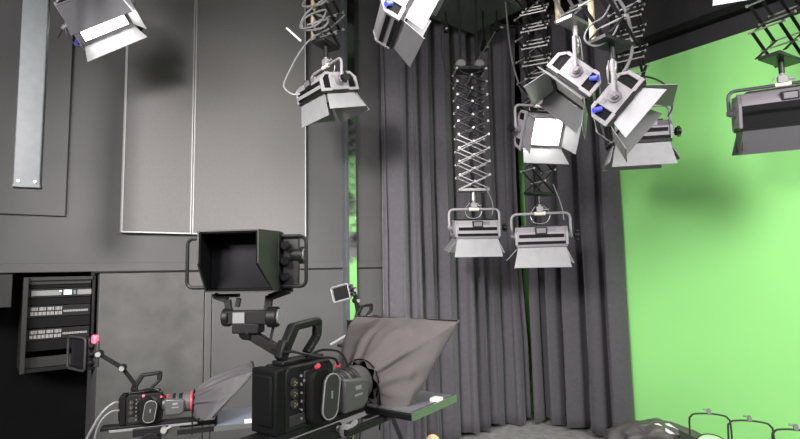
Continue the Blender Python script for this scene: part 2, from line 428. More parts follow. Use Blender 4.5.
    m = MB(S); sx = knob; m.lathe((sx * (yx + .005), 0, 0), (sx * (yx + .06), 0, 0), [(0, .012), (.4, .012), (.42, .028), (1, .026)], 12)
    for a in range(0, 360, 90): m.bar((sx * (yx + .048), 0, 0), (sx * (yx + .048), .036 * math.cos(R(a)), .036 * math.sin(R(a))), .016, .016, (1, 0, 0))
    m.build('tilt_knob', M_BLKM, t)
    # clamp
    m = MB(S); m.cyl((0, 0, yh), (0, 0, yh + .07), .013); m.box((0, 0, yh + .03), (.05, .04, .045)); m.cyl((.02, 0, yh + .03), (.065, 0, yh + .03), .007, n=8)
    m.build('spigot_clamp', M_SILV, t, .003)
    m = MB(S); lp = [(.03 * 1, .02, yh + .06), (.075, .03, yh + .0), (.05, .03, yh - .06), (0, .02, yh - .075), (-.05, .03, yh - .06), (-.07, .03, yh), (-.03, .02, yh + .06)]
    m.tube(lp, .0028, 6, sub=6); m.build('safety_wire', M_PIN, t)
    return t, V(pos) + V((0, 0, hy))

def pantograph(label, bottom, ztop, pan, w, n, d=0.11, mt=None, drums=True, lit_from=None, group=None, mast=False):
    """scissor hanger from z=ztop down to bottom point (lamp clamp top); base empty at its top"""
    mt = mt or M_PANT; bx = V(bottom); L = ztop - bx.z
    t = thing('scissor_hanger', label, 'scissor hanger', (bx.x, bx.y, ztop), R(pan))
    foot = 0.09; h = (L - foot) / n
    me = None
    pin = None
    for i in range(n):
        za, zb = -h * i, -h * (i + 1)
        for y in (-d / 2, d / 2):
            for sx in (-1, 1):
                yy = y + sx * .006
                m = MB(); m.bar((-sx * w / 2, yy, za), (sx * w / 2, yy, zb), .006, .018, (0, 1, 0))
                m.build('scissor_arm', M_PANTS if (lit_from is not None and i >= lit_from) else mt, t)  # lower arms coloured silver as lit, upper arms darker as shaded
        for x, z in ((-w / 2, za), (w / 2, za), (0, (za + zb) / 2)):
            if pin is None:
                m = MB(); m.cyl((0, -d / 2 - .02, 0), (0, d / 2 + .02, 0), .0055, n=8)
                for sy in (-1, 1): m.cyl((0, sy * (d / 2 + .018), 0), (0, sy * (d / 2 + .026), 0), .010, n=8)
                pin = m.build('pivot_pin', M_PIN, t); pin.location = (x, 0, z)
            else:
                o = pin.copy(); COL.objects.link(o); o.parent = t; o.location = (x, 0, z)
    m = MB(); m.box((0, 0, -L + foot - .005), (w * 1.04, d * .8, .022)); m.cyl((0, 0, -L + foot), (0, 0, -L), .016)
    m.build('lower_carriage', M_PANTS if lit_from is not None else mt, t, .003)
    m = MB(); m.box((0, 0, .015), (w * 1.06, d * 1.1, .03)); m.build('top_bracket', mt, t, .003)
    if ztop > 3.9:
        m = MB(); m.box((0, 0, .062), (.05, .04, .066)); m.build('rail_hook', mt, t, .003)
    if drums:
        for sx in (-1, 1):
            m = MB(); m.lathe((sx * w * .32, -d * .55, .045), (sx * w * .32, d * .55, .045), [(0, .03), (.1, .042), (.9, .042), (1, .03)], 16); m.build('spring_drum', M_MID, t)
    if ztop < 3.9:
        for sx in (-.3, .3):
            m = MB(); m.cyl((sx * w, 0, .02), (sx * w, 0, 4.075 - ztop), .009, n=8); m.build('drop_rod', mt, t)
    if mast:
        m = MB(); m.cyl((w * .1, d * .95, -L + .14), (w * .1, d * .95, 3.95 - ztop), .017); m.build('inner_pole', M_BRASS, t)
    return t

def cable(label, pts, r, m_, name='power_cable', group=None, sub=8):
    pts = [V(p) for p in pts]; b = pts[0].copy(); m = MB(Matrix.Translation(-b)); m.tube(pts, r, 6, sub=sub)
    return tag(m.build(name, m_, None, 0, b), label, 'cable', group)

# ceiling rails that carry the pantographs
def rail(p, q, label):
    p = V(p); q = V(q); b = (p + q) / 2; m = MB(Matrix.Translation(-b))
    m.bar(p, q, .05, .012); m.bar(p + V((0, 0, .07)), q + V((0, 0, .07)), .05, .012); m.bar(p + V((0, 0, .035)), q + V((0, 0, .035)), .008, .07)
    o = m.build('lighting_rail', M_BLKM, None, 0, b); tag(o, label, 'rail', 'lighting rails')
    for f in (.2, .5, .8):
        k = p.lerp(q, f) - b; MB().cyl(k + V((0, 0, .07)), k + V((0, 0, CEIL - b.z)), .01, n=8).build('hanger_rod', M_BLKM, o)
RZ = 3.98

L = {}
# upper-left lit lamp
L[1] = lamp('brightly lit softlight at top left with one flap folded over its face', at(97, 15, 2.75), 36, 30, .84, lit=M_LITMID, doors=(-62, 24, None, 24), knob=1, blue=-1, roll=-36, top=(.185, M_DOORD))  # folded top flap given a darker colour to imitate its backlit face
L[2] = lamp('silver softlight tilted down in front of the steel column with blue connector at its end', at(326, 88, 3.3), -52, 104, .9, doors=(8, 24, 10, 26), knob=1, blue=-1, yh=.16, roll=0)
L[3] = lamp('silver softlight cut by the top edge, tipped towards the right with end plate showing', at(395, -6, 2.55) + V((0, .14, 0)), 100, 28, .95, doors=(26, 18, 24, 12), blue=-1, yh=.2, knob=1)
L[4] = lamp('small softlight hanging lowest on the long silver scissor hanger before the curtains', at(474.5, 228, 4.05), 3, 96, .92, lit=M_LITLOW, doors=(14, 28, 35, 22), yh=.16, knob=1, blue=0)
L[5] = lamp('silver softlight hanging below the lit lamp with its doors spread wide', at(541, 236, 4.15), -14, 92, 1.06, lit=M_LITLOW, doors=(16, 30, 44, 22), yh=.17, knob=1, blue=0)
L[6] = lamp('brightly lit softlight facing the room in the middle with glowing square front', at(540, 130, 3.62), 14, 26, .87, lit=M_LIT, doors=(-2, 40, 0, 42), yh=.2, knob=-1, blue=0)
L[7] = lamp('silver softlight tipped towards lower left with end plate showing above the lit lamp', at(577, 72, 2.8) + V((.06, .16, 0)), -112, 46, 1.0, doors=(14, 36, 20, 74), yh=.2, blue=1, knob=-1)
L[8] = lamp('silver softlight tipped towards lower right with end plate showing beside the green backdrop', at(617, 97, 2.45) + V((.05, .14, 0)), 66, 42, .9, doors=(30, 22, 30, 30), yh=.2, blue=-1, knob=1)
L[9] = lamp('grey softlight half hidden behind the tipped silver lamp near the green backdrop', at(637, 134, 3.5), -12, 94, 1.0, doors=(10, 26, 20, 24), yh=.19, knob=1, blue=0, body=M_SILD)
L[10] = lamp('large dark grey softlight at right edge in front of the green backdrop', at(785, 107, 3.05), -26, 100, 1.0, W=.5, dark=True, doors=(-6, 10, 0, 0), yh=.14, knob=1, blue=0, dl=.14, D=.2)
L[11] = lamp('lit softlight just entering the top edge at right above the scissor hanger', at(746, -46, 2.4), -20, 50, .8, lit=M_LIT, doors=(20, 20, 20, 20), yh=.2, blue=0)

pantograph('scissor hanger with cable loops above the lamp by the steel column', L[2][1], RZ, 62, .17, 8, .12, mast=True)
pantograph('long scissor hanger coloured lit silver below and shaded dark above in front of the curtains', L[4][1], 3.12, 4, .235, 9, .12, lit_from=5)
pantograph('black scissor hanger behind the lit lamp carrying the lowest middle lamp', L[5][1], RZ, 24, .21, 10, .12)
pantograph('black scissor hanger with rows of bright pins above the lit middle lamp', L[6][1], RZ, 66, .17, 9, .13)
pantograph('scissor hanger with silver carriage above the lamp tipped left', L[7][1], RZ, 40, .22, 6, .13, lit_from=4, mast=True)
pantograph('scissor hanger with yellowed pole above the lamp tipped right', L[8][1], RZ, 30, .23, 6, .14, mast=True)
pantograph('black scissor hanger above the half hidden grey lamp', L[9][1], RZ, 55, .18, 8, .13)
pantograph('wide black scissor hanger above the large lamp at right edge', L[10][1], RZ, 30, .27, 7, .15)
pantograph('black scissor hanger that carries the lit lamp at top left', L[1][1], RZ, 0, .2, 4, .12)
pantograph('black scissor hanger that carries the lamp at top centre', L[3][1], RZ, 0, .2, 4, .12)
pantograph('black scissor hanger that carries the lit lamp at top right', L[11][1], RZ, 0, .2, 4, .12)
for k, (ids, lb) in enumerate((((1, 3), 'near left'), ((2,), 'by the steel column'), ((4, 6, 5), 'over the middle lamps'), ((7, 8, 11), 'near right'), ((9, 10), 'by the green backdrop'))):
    ps = [L[i][1] for i in ids]; c = sum(ps, V()) / len(ps)
for i in L:
    p = L[i][1]; rail(V((p.x, p.y, RZ + .102)) - V((.35, 0, 0)), V((p.x, p.y, RZ + .102)) + V((.35, 0, 0)), 'black ceiling rail section above the ' + {1: 'lit top left lamp', 2: 'lamp by the steel column', 3: 'top centre lamp', 4: 'lowest curtain lamp', 5: 'low middle lamp', 6: 'lit middle lamp', 7: 'lamp tipped left', 8: 'lamp tipped right', 9: 'half hidden grey lamp', 10: 'large right lamp', 11: 'lit top right lamp'}[i])

# cables in the grid
def pxs(seq): return [at(*q) for q in seq]
cable('grey cable looping left from lamp by the steel column', pxs([(345, 15, 3.3), (330, 28, 3.25), (312, 38, 3.2), (300, 52, 3.2), (289, 72, 3.2), (284, 86, 3.2), (292, 94, 3.2), (300, 94, 3.2)]), .006, M_CABLE)
cable('grey cable coiled in loops on the scissor hanger by the steel column', pxs([(310, -6, 3.2), (303, 6, 3.2), (322, 4, 3.15), (326, -2, 3.15), (306, 14, 3.2), (301, 28, 3.2), (318, 24, 3.15), (326, 10, 3.15), (308, 16, 3.2), (302, 24, 3.2), (306, 30, 3.2), (322, 28, 3.15), (328, 20, 3.15), (316, 14, 3.2)]), .007, M_CABLE)
m = MB(); a = at(286.5, 28, 3.2); b = at(301, 41, 3.2); m.M = Matrix.Translation(-a); m.cyl(a, b, .007)
tag(m.build('control_pole', M_WHITE, None, 0, a), 'short pale rod sticking out beside the cable loops', 'rod')
cable('thin black cable hanging down left of the pins', pxs([(505, -5, 4.3), (508, 30, 4.3), (512, 60, 4.3), (518, 82, 4.3), (522, 92, 4.25)]), .008, M_CABLE)
cable('long grey cable hanging between two silver tipped lamps', pxs([(616, -5, 2.6), (626, 12, 2.6), (631, 32, 2.6), (632, 50, 2.6), (626, 68, 2.6), (612, 84, 2.6)]), .0085, M_CABLE)
cable('grey cable sweeping from upper lamp down to yellowed pole', pxs([(612, 0, 2.55), (604, 16, 2.55), (592, 24, 2.55), (586, 32, 2.55), (585, 40, 2.55), (594, 46, 2.55), (606, 42, 2.55), (616, 30, 2.55), (619, 14, 2.55), (614, 0, 2.55)]), .005, M_CABLE)
cable('black cable curving off the half hidden grey lamp', pxs([(640, 76, 3.4), (652, 78, 3.4), (664, 84, 3.4), (671, 96, 3.4), (672, 108, 3.4), (668, 116, 3.4)]), .006, M_CABLEB)
cable('black cable drooping from the ceiling near the curtains', pxs([(446, 2, 4.6), (441, 40, 4.6), (445, 70, 4.6), (452, 84, 4.6), (466, 90, 4.6)]), .006, M_CABLEB)
cable('thin grey cable falling beside lowest curtain lamp', pxs([(484, 186, 4.0), (490, 196, 4.0), (493, 206, 4.0), (492, 215, 4.0)]), .004, M_CABLE)
cable('thin grey cable falling beside low middle lamp', pxs([(553, 184, 3.7), (558, 196, 3.7), (562, 208, 3.7), (564, 220, 3.7)]), .004, M_CABLE)
cable('thin black cable running from ceiling clutter to the scissor drums', pxs([(497, 28, 4.5), (488, 44, 4.4), (478, 60, 4.2)]), .006, M_CABLE)
cable('black cable hanging behind the lit top left lamp', pxs([(58, 38, 2.7), (64, 26, 2.75), (64, 22, 2.7), (68, 36, 2.7), (78, 46, 2.7), (84, 40, 2.75)]), .004, M_CABLEB)

for k, (x_, y_, lb) in enumerate(((446, 30, 'left of the long hanger rods'), (484, 48, 'right of the long hanger rods'), (497, 28, 'beside the dark ceiling panel'))):
    p = at(x_, y_, 4.45); t = thing('hook_clamp', 'small dark pipe clamp with bright bolt ' + lb, 'clamp', p, R(30 * k))
    m = MB(); m.lathe((-.02, 0, 0), (.02, 0, 0), [(0, .03), (1, .03)], 14); m.box((0, 0, .04), (.03, .03, .05)); m.cyl((0, 0, .05), (0, 0, CEIL - p.z), .008, n=8); m.build('clamp_body', M_BLKM, t)
    m = MB(); m.cyl((0, -.03, .0), (0, -.055, -.01), .009, n=8); m.build('bolt', M_PIN, t)

# ---------------------------------------------------------------- studio cameras
def studio_camera(label, T, phi, s, vf, ext=.03, pre='', tally=False, ring=False, strap=True, hood=True, vroll=0.0, zcen=.1, case=None):
    """T = world lens front centre; phi plan angle of lens axis; x fwd, y left, z up; vf = (local pos, yaw)"""
    fw = V((math.cos(phi), math.sin(phi), 0))
    LB = (.36 + ext) * s
    base = T - fw * (LB - .1 * s) + V((0, 0, -zcen * s))
    t = thing('broadcast_camera', label, 'camera', base, phi)
    S = Matrix.Scale(s, 4)
    SY = S @ Matrix.Diagonal((1, .74, 1, 1))
    # body: rear battery block + side walls
    m = MB(SY); m.prism([(-.1, 0), (-.1, .165), (-.085, .18), (.08, .18), (.1, .16), (.1, .01), (.09, 0)], 'y', -.068, .068); bd = m.build('camera_body', M_BLKM, t, .004)
    m = MB(SY); m.box((-.118, 0, .09), (.036, .14, .178)); m.box((-.138, 0, .095), (.012, .11, .14)); m.build('battery_pack', M_BLK, t, .005)
    m = MB(SY)
    for k, z in enumerate((.135, .105, .075)):
        m.lathe((-.07, -.066, z), (-.07, -.08, z), [(0, .0135), (.8, .0135), (.85, .011), (1, .011)], 16)
    sk = m.build('audio_sockets', M_GREY, t)
    m = MB(SY)
    for z in (.135, .105, .075):
        for a in (0, 120, 240): m.cyl((-.07 + .005 * math.cos(R(a)), -.079, z + .005 * math.sin(R(a))), (-.07 + .005 * math.cos(R(a)), -.083, z + .005 * math.sin(R(a))), .0028, n=8)
    m.build('socket_pins', M_GOLD, sk)
    m = MB(SY); m.box((.015, -.07, .1), (.09, .006, .12)); m.box((-.03, -.07, .03), (.11, .006, .03)); m.box((.06, -.072, .14), (.03, .008, .02)); m.build('side_panel', M_GREY, t, .003)
    m = MB(SY)
    for k in range(6): m.cyl((-.042, -.07, .03 + .024 * k), (-.042, -.076, .03 + .024 * k), .004, n=8)
    m.build('side_screws', M_MID, t)
    m = MB(SY)
    for k in range(5): m.box((-.03 + .02 * k, -.0745, .135), (.009, .004, .007))
    m.build('side_buttons', M_MID, t)
    # vents left edge of rear
    m = MB(SY)
    for k in range(6): m.box((-.1, .072, .03 + .025 * k), (.03, .006, .012))
    m.build('rear_latch', M_BLK, t)
    if strap:
        m = MB(SY @ Matrix.Translation((.012, -.098, .085)))
        m.prism(rrect(.085, .165, .035), 'y', -.018, .028); gp = m.build('hand_grip', M_BLK, t, .008)
        m = MB(SY @ Matrix.Translation((.04, -.122, .08)) @ Matrix.Rotation(R(8), 4, 'Y'))
        m.prism(rrect(.066, .13, .03), 'y', -.008, .008); m.build('strap_pad', M_GREY, gp, .005)
        m = MB(SY @ Matrix.Translation((.04, -.131, .08)) @ Matrix.Rotation(R(8), 4, 'Y'))
        q = [(x, 0, z) for x, z in rrect(.066, .13, .03)]; m.tube(q, .0025, 6, True); m.build('strap_piping', M_MID, gp)
        m = MB(SY); m.box((.042, -.1315, .085), (.006, .002, .022)); m.build('strap_tag', M_MID, gp)
        m = MB(SY); m.cyl((-.0, -.1, .168), (-.0, -.112, .176), .008); m.build('record_button', M_RED, gp)
        m = MB(SY); m.cyl((.098, -.085, .155), (.1, -.1, .16), .007); m.build('trigger_button', M_RED, gp)
    # lens
    x0 = .1; x1 = LB / s - .1; ll = x1 - x0; zc = zcen
    m = MB(S); m.lathe((x0, 0, zc), (x1, 0, zc), [(0, .042), (.08, .046), (.09, .052), (.3, .052), (.31, .056), (.5, .056), (.51, .053), (.7, .053), (.71, .06), (.95, .06), (1, .056)], 32)
    ln = m.build('lens_barrel', M_LENS, t)
    for f0, f1, r in ((.13, .2, .0555), (.34, .44, .0585), (.54, .66, .0565)):
        m = MB(S); m.lathe((x0 + ll * f0, 0, zc), (x0 + ll * f1, 0, zc), [(0, r - .002), (.15, r), (.85, r), (1, r - .002)], 40); m.build('focus_ring', M_BLKM if f0 > .2 or not ring else M_RED, ln)
    if ring:
        m = MB(S); m.lathe((x0 + ll * .93, 0, zc), (x0 + ll * .99, 0, zc), [(0, .0615), (1, .0615)], 40); m.build('red_lens_ring', M_RED, ln)
    m = MB(S); m.prism([(x0 + .02, zc - .06), (x0 + .02, zc + .045), (x0 + ll * .75, zc + .03), (x0 + ll * .75, zc - .045), (x0 + ll * .6, zc - .062)], 'y', -.078, -.045); m.build('servo_housing', M_LENS, ln, .008)
    m = MB(S); m.box((x0 + ll * .45, -.0795, zc + .01), (.03, .002, .012)); m.box((x0 + ll * .45, -.0795, zc - .012), (.04, .002, .006)); m.build('lens_markings', M_MID, ln)
    # top handle
    m = MB(S); m.box((.0, 0, .187), (.17, .05, .014)); m.build('handle_plate', M_BLKM, t, .004)
    m = MB(S); m.bar((-.03, 0, .285), (.085, 0, .295), .03, .022); m.bar((.082, 0, .3), (.078, 0, .245), .03, .02); m.bar((.08, 0, .25), (.03, 0, .2), .028, .02); m.bar((-.02, 0, .288), (-.075, 0, .195), .03, .03); m.bar((-.075, 0, .2), (-.06, 0, .25), .03, .022)
    m.build('top_handle', M_BLKM, t, .005)
    # viewfinder assembly: own frame, x right as seen on screen, y away from viewer, z up
    (lx, ly, lz), yaw, vs = vf
    Q = Matrix.Translation((lx, ly, lz)) @ Matrix.Rotation(yaw - phi, 4, 'Z') @ Matrix.Rotation(vroll, 4, 'Y') @ Matrix.Scale(vs, 4)
    w, h, dp = .105, .085, .1
    vfr = bpy.data.objects.new('viewfinder', None); COL.objects.link(vfr); vfr.parent = t; vfr.location = (0, 0, 0)
    th = .004
    if hood:
        wf = .086
        m = MB(Q)
        m.sheet([(-wf, -dp, h), (wf, -dp, h), (w, 0, h), (-w, 0, h)], th)
        for sx in (-1, 1): m.sheet([(sx * wf, -dp, h), (sx * w, 0, h), (sx * w, 0, -h), (sx * (w - .003), -.02, -h), (sx * wf, -dp, -.005)], th)
        m.sheet([(-w, -.022, -h), (w, -.022, -h), (w, 0, -h), (-w, 0, -h)], th)
        sh = m.build('sun_hood', M_HOODOUT, vfr)
        m = MB(Q); g_ = .005
        m.sheet([(-wf + g_, -dp + .002, h - g_), (wf - g_, -dp + .002, h - g_), (w - g_, 0, h - g_), (-w + g_, 0, h - g_)], .003)
        for sx in (-1, 1): m.sheet([(sx * (wf - g_), -dp + .002, h - g_), (sx * (w - g_), 0, h - g_), (sx * (w - g_), 0, -h + g_), (sx * (w - g_ - .003), -.022, -h + g_), (sx * (wf - g_), -dp + .002, -.007)], .003)
        m.sheet([(-w + g_, -.024, -h + g_), (w - g_, -.024, -h + g_), (w - g_, 0, -h + g_), (-w + g_, 0, -h + g_)], .003)
        m.build('hood_lining', M_NICHE, sh)
    m = MB(Q); m.box((0, .022, 0), (2 * w + .008, .04, 2 * h + .006)); m.box((0, .05, 0), (w * 1.3, .03, h * 1.2)); m.build('monitor_case', case or M_BLKM, vfr, .005)
    m = MB(Q); m.box((0, 0, 0), (2 * w - .02, .006, 2 * h - .02)); m.build('screen', M_BLKG, vfr)
    hx = .078
    if not hood:
        m = MB(Q); m.tube([(x, -.014, z) for x, z in rrect(2 * w + .01, 2 * h + .01, .025)], .007, 8, True); m.build('guard_hoop', M_GREY if not case else M_MID, vfr)
    for sx in (-1, 1) if hood else ():
        pts = [(sx * (w + .004), .02, h - .012)] + [(sx * (w + hx - .018 + .018 * math.sin(R(a))), .02, h - .012 - .018 + .018 * math.cos(R(a))) for a in (0, 30, 60, 90)] + \
              [(sx * (w + hx - .018 + .018 * math.cos(R(a))), .02, -h + .012 + .018 - .018 * math.sin(R(a))) for a in (0, 30, 60, 90)] + [(sx * (w + .004), .02, -h + .012)]
        m = MB(Q); m.tube(pts, .0055 if hood else .008, 8); m.build('side_handle', M_BLKM if hood else M_GREY, vfr)
    m = MB(Q); m.box((w + .028, .034, 0), (.05, .016, h * 1.7)); m.build('control_strip', M_GREY, vfr, .004)
    for z in (.045, .0, -.045):
        m = MB(Q); m.lathe((w + .02, .028, z), (w + .02, -.004, z), [(0, .009), (.4, .009), (.45, .013), (1, .011)], 14); m.build('adjustment_knob', M_BLKG, vfr)
    if tally:
        m = MB(Q); m.prism(rrect(.04, .05, .012), 'z', h - .02, h + .035) if False else m.box((w + .02, .03, h * .95), (.045, .03, .05)); m.build('tally_light', M_PINK, vfr, .008)
    # mount: crossbar, brackets, joints
    zb = -h - .075
    if hood:
        m = MB(Q); m.bar((-.055, .02, zb), (.075, .02, zb), .04, .04); m.cyl((-.065, .02, zb), (-.045, .02, zb), .027); m.cyl((.07, .02, zb), (.1, .02, zb), .03); m.box((.01, .02, zb - .03), (.08, .05, .03))
        mt_ = m.build('tilt_mount', M_BLKM, vfr, .003)
    if hood:
        m = MB(Q); m.cyl((.1, .02, zb), (.106, .02, zb), .022); m.build('joint_cap', M_MID, mt_)
        m = MB(Q); m.cyl((w + .062, .045, h * .2), (w + .068, .045, h * .2), .02); m.build('joint_cap', M_MID, mt_)
        m = MB(Q); m.box((-.01, -.002, zb), (.035, .006, .03)); m.build('name_plate', M_MID, mt_)
        m = MB(Q); m.bar((-.05, .02, zb + .02), (-.055, .02, zb + .05), .018, .012, (0, 1, 0)); m.bar((-.055, .02, zb + .05), (-.095, .02, -h - .012), .018, .012, (0, 1, 0)); m.bar((-.1, .02, -h - .012), (-.02, .02, -h - .012), .018, .01); m.bar((-.02, .02, -h - .02), (-.025, .02, -h - .045), .012, .01, (0, 1, 0)); m.build('lower_bracket', M_BLKM, vfr)
        m = MB(Q); m.bar((.06, .04, zb + .02), (.065, .04, zb + .06), .02, .014, (0, 1, 0)); m.bar((.065, .04, zb + .055), (.125, .04, zb + .075), .02, .014, (0, 1, 0)); m.bar((.125, .04, zb + .07), (.125, .04, h * .2), .02, .016, (0, 1, 0)); m.cyl((w + .03, .045, h * .2), (w + .062, .045, h * .2), .026); m.build('swing_bracket', M_BLKM, vfr)
    if hood:
        jv = Q @ V((.01, .02, zb - .045))
        m = MB(); m.bar(jv, V((-.05, 0, .205)) * s, .03 * s, .03 * s); m.cyl(jv + V((0, -.02 * s, 0)), jv + V((0, .02 * s, 0)), .022 * s); m.build('viewfinder_arm', M_BLKM, t, .003)
        m = MB(); a_ = Q @ V((.09, .03, zb)); m.tube([a_, a_ + V((-.02, 0, -.09)) * s, V((-.06, -.05, .22)) * s, V((.0, -.075, .2)) * s, V((.07, -.08, .185)) * s, V((.1, -.07, .16)) * s], .0042 * s, 6, sub=8); m.build('viewfinder_cable', M_BLKM, t)
    else:
        j0 = Q @ V((w + .03, .05, -.0)); j1 = V((-.055, 0, .225)) * s; jm = j0.lerp(j1, .62) + V((0, 0, .035 * s))
        m = MB(); m.bar(j0, jm + V((0, .014 * s, 0)), .012 * s, .02 * s); m.bar(j0 - V((0, .02 * s, 0)), jm - V((0, .014 * s, 0)), .012 * s, .02 * s); m.cyl(j0 - V((0, .035 * s, 0)), j0 + V((0, .025 * s, 0)), .022 * s); m.cyl(jm - V((0, .03 * s, 0)), jm + V((0, .03 * s, 0)), .022 * s); m.bar(jm, j1, .03 * s, .024 * s); m.bar(j1 + V((0, 0, .01)) * s, V((-.06, 0, .2)) * s, .03 * s, .03 * s)
        m.build('viewfinder_arm', M_BLKM, t, .002)
        m = MB(); m.cyl(j0 - V((0, .036 * s, 0)), j0 - V((0, .042 * s, 0)), .015 * s); m.build('joint_cap', M_MID, t)
        m = MB(); m.cyl(jm - V((0, .031 * s, 0)), jm - V((0, .037 * s, 0)), .015 * s); m.build('joint_cap', M_MID, t)
    m = MB(); m.tube([V((-.02, -.05, .2)) * s, V((.03, -.07, .215)) * s, V((.09, -.09, .2)) * s, V((.13, -.085, .15)) * s], .004 * s, 6, sub=8); m.build('lens_cable', M_BLKG, t)
    return t, base, S

def tripod(label, base, phi, s, bar=None, zbase=None):
    """fluid head and legs below a camera; base = camera base point"""
    b = V((base.x, base.y, 0)); H = base.z
    t = thing('camera_tripod', label, 'tripod', b, phi)
    k = s
    m = MB(); m.box((.04 * k, 0, H - .011), (.56 * k, .075 * k, .022 * k)); m.build('slide_plate', M_BLKM, t, .003)
    m = MB(); m.box((.06 * k, -.034 * k, H - .03 * k), (.5 * k, .012 * k, .016 * k)); m.build('slide_rail', M_MID, t, .002)
    m = MB(); m.box((.04 * k, 0, H - .05 * k), (.2 * k, .1 * k, .05 * k)); m.cyl((.04 * k, -.06 * k, H - .11 * k), (.04 * k, .06 * k, H - .11 * k), .055 * k, n=24); m.cyl((.04 * k, 0, H - .2 * k), (.04 * k, 0, H - .12 * k), .06 * k, n=24); m.build('fluid_head', M_BLKM, t, .004)
    m = MB(); m.lathe((.12 * k, -.05 * k, H - .04 * k), (.12 * k, -.1 * k, H - .04 * k), [(0, .01 * k), (.4, .01 * k), (.45, .02 * k), (1, .018 * k)], 14); m.bar((.12 * k, -.09 * k, H - .04 * k), (.16 * k, -.09 * k, H - .02 * k), .012 * k, .012 * k); m.build('lock_lever', M_PIN, t)
    m = MB(); m.tube([(.02 * k, -.07 * k, H - .1 * k), (-.03 * k, -.1 * k, H - .09 * k), (-.25 * k, -.13 * k, H - .2 * k), (-.45 * k, -.15 * k, H - .3 * k)], .01 * k, 8, sub=6); m.build('pan_bar', M_BLKM, t)
    m = MB(); m.cyl((.04 * k, 0, max(.25, H - .42)), (.04 * k, 0, H - .19 * k), .045 * k, n=20); m.build('centre_column', M_GREY, t)
    for a in (90, 210, 330):
        c, s_ = math.cos(R(a)), math.sin(R(a)); p = V((.04 * k, 0, 0))
        m = MB(); m.bar(p + V((.05 * c, .05 * s_, H - .24)), p + V((.38 * c, .38 * s_, .02)), .035, .028); lg = m.build('leg', M_BLKM, t, .004)
        m = MB(); m.cyl(p + V((.38 * c, .38 * s_, 0)), p + V((.38 * c, .38 * s_, .03)), .025); m.build('rubber_foot', M_BLK, lg)
    return t

def hood_mesh(m, T, ax, rT, corners, creases=1.0, seed=0):
    """cloth funnel from a ring at T (axis ax) to the quad corners TL,TR,BR,BL"""
    NP, NL = 128, 30
    TL, TR, BR, BL = [V(c) for c in corners]
    up = V((0, 0, 1)); rt = ax.cross(up).normalized(); cen = (TL + TR + BR + BL) / 4
    per = []
    for k in range(NP):
        u = k / NP * 4; i = int(u); f = u - i
        q = [TL, TR, BR, BL]; per.append(q[i].lerp(q[(i + 1) % 4], f))
    rows = []
    for j in range(NL + 1):
        v = j / NL; row = []
        for k in range(NP):
            e = per[k]; d = (e - cen); ang = math.atan2(d.dot(up), d.dot(rt))
            r = rT * (1 + .12 * math.sin(ang * 9 + seed) * (1 - v))
            s0 = T + (rt * math.cos(ang) + up * math.sin(ang)) * r
            g = v ** 0.88
            p = s0.lerp(e, g)
            out = (p - T.lerp(cen, g)).normalized()
            bulge = .030 * math.sin(math.pi * v) ** 1.0
            cre = .013 * creases * math.sin(ang * 13 + 3 * noise.noise((ang * 2, seed, v))) * (1 - v) ** 1.3 * min(1, v * 6)
            wr = creases * (.03 * noise.noise(p * 9 + V((seed, 0, 0))) + .008 * noise.noise(p * 24 + V((0, seed, 0)))) * math.sin(math.pi * min(1, v * 1.05))
            rid = creases * .016 * (1 - 2 * abs(noise.noise(p * 6 + V((3, seed, 1))))) * math.sin(math.pi * v)
            p = p + out * (bulge + cre + wr + rid)
            row.append(m.v(p))
        rows.append(row)
    for j in range(NL):
        for k in range(NP):
            m.bm.faces.new((rows[j][k], rows[j][(k + 1) % NP], rows[j + 1][(k + 1) % NP], rows[j + 1][k]))

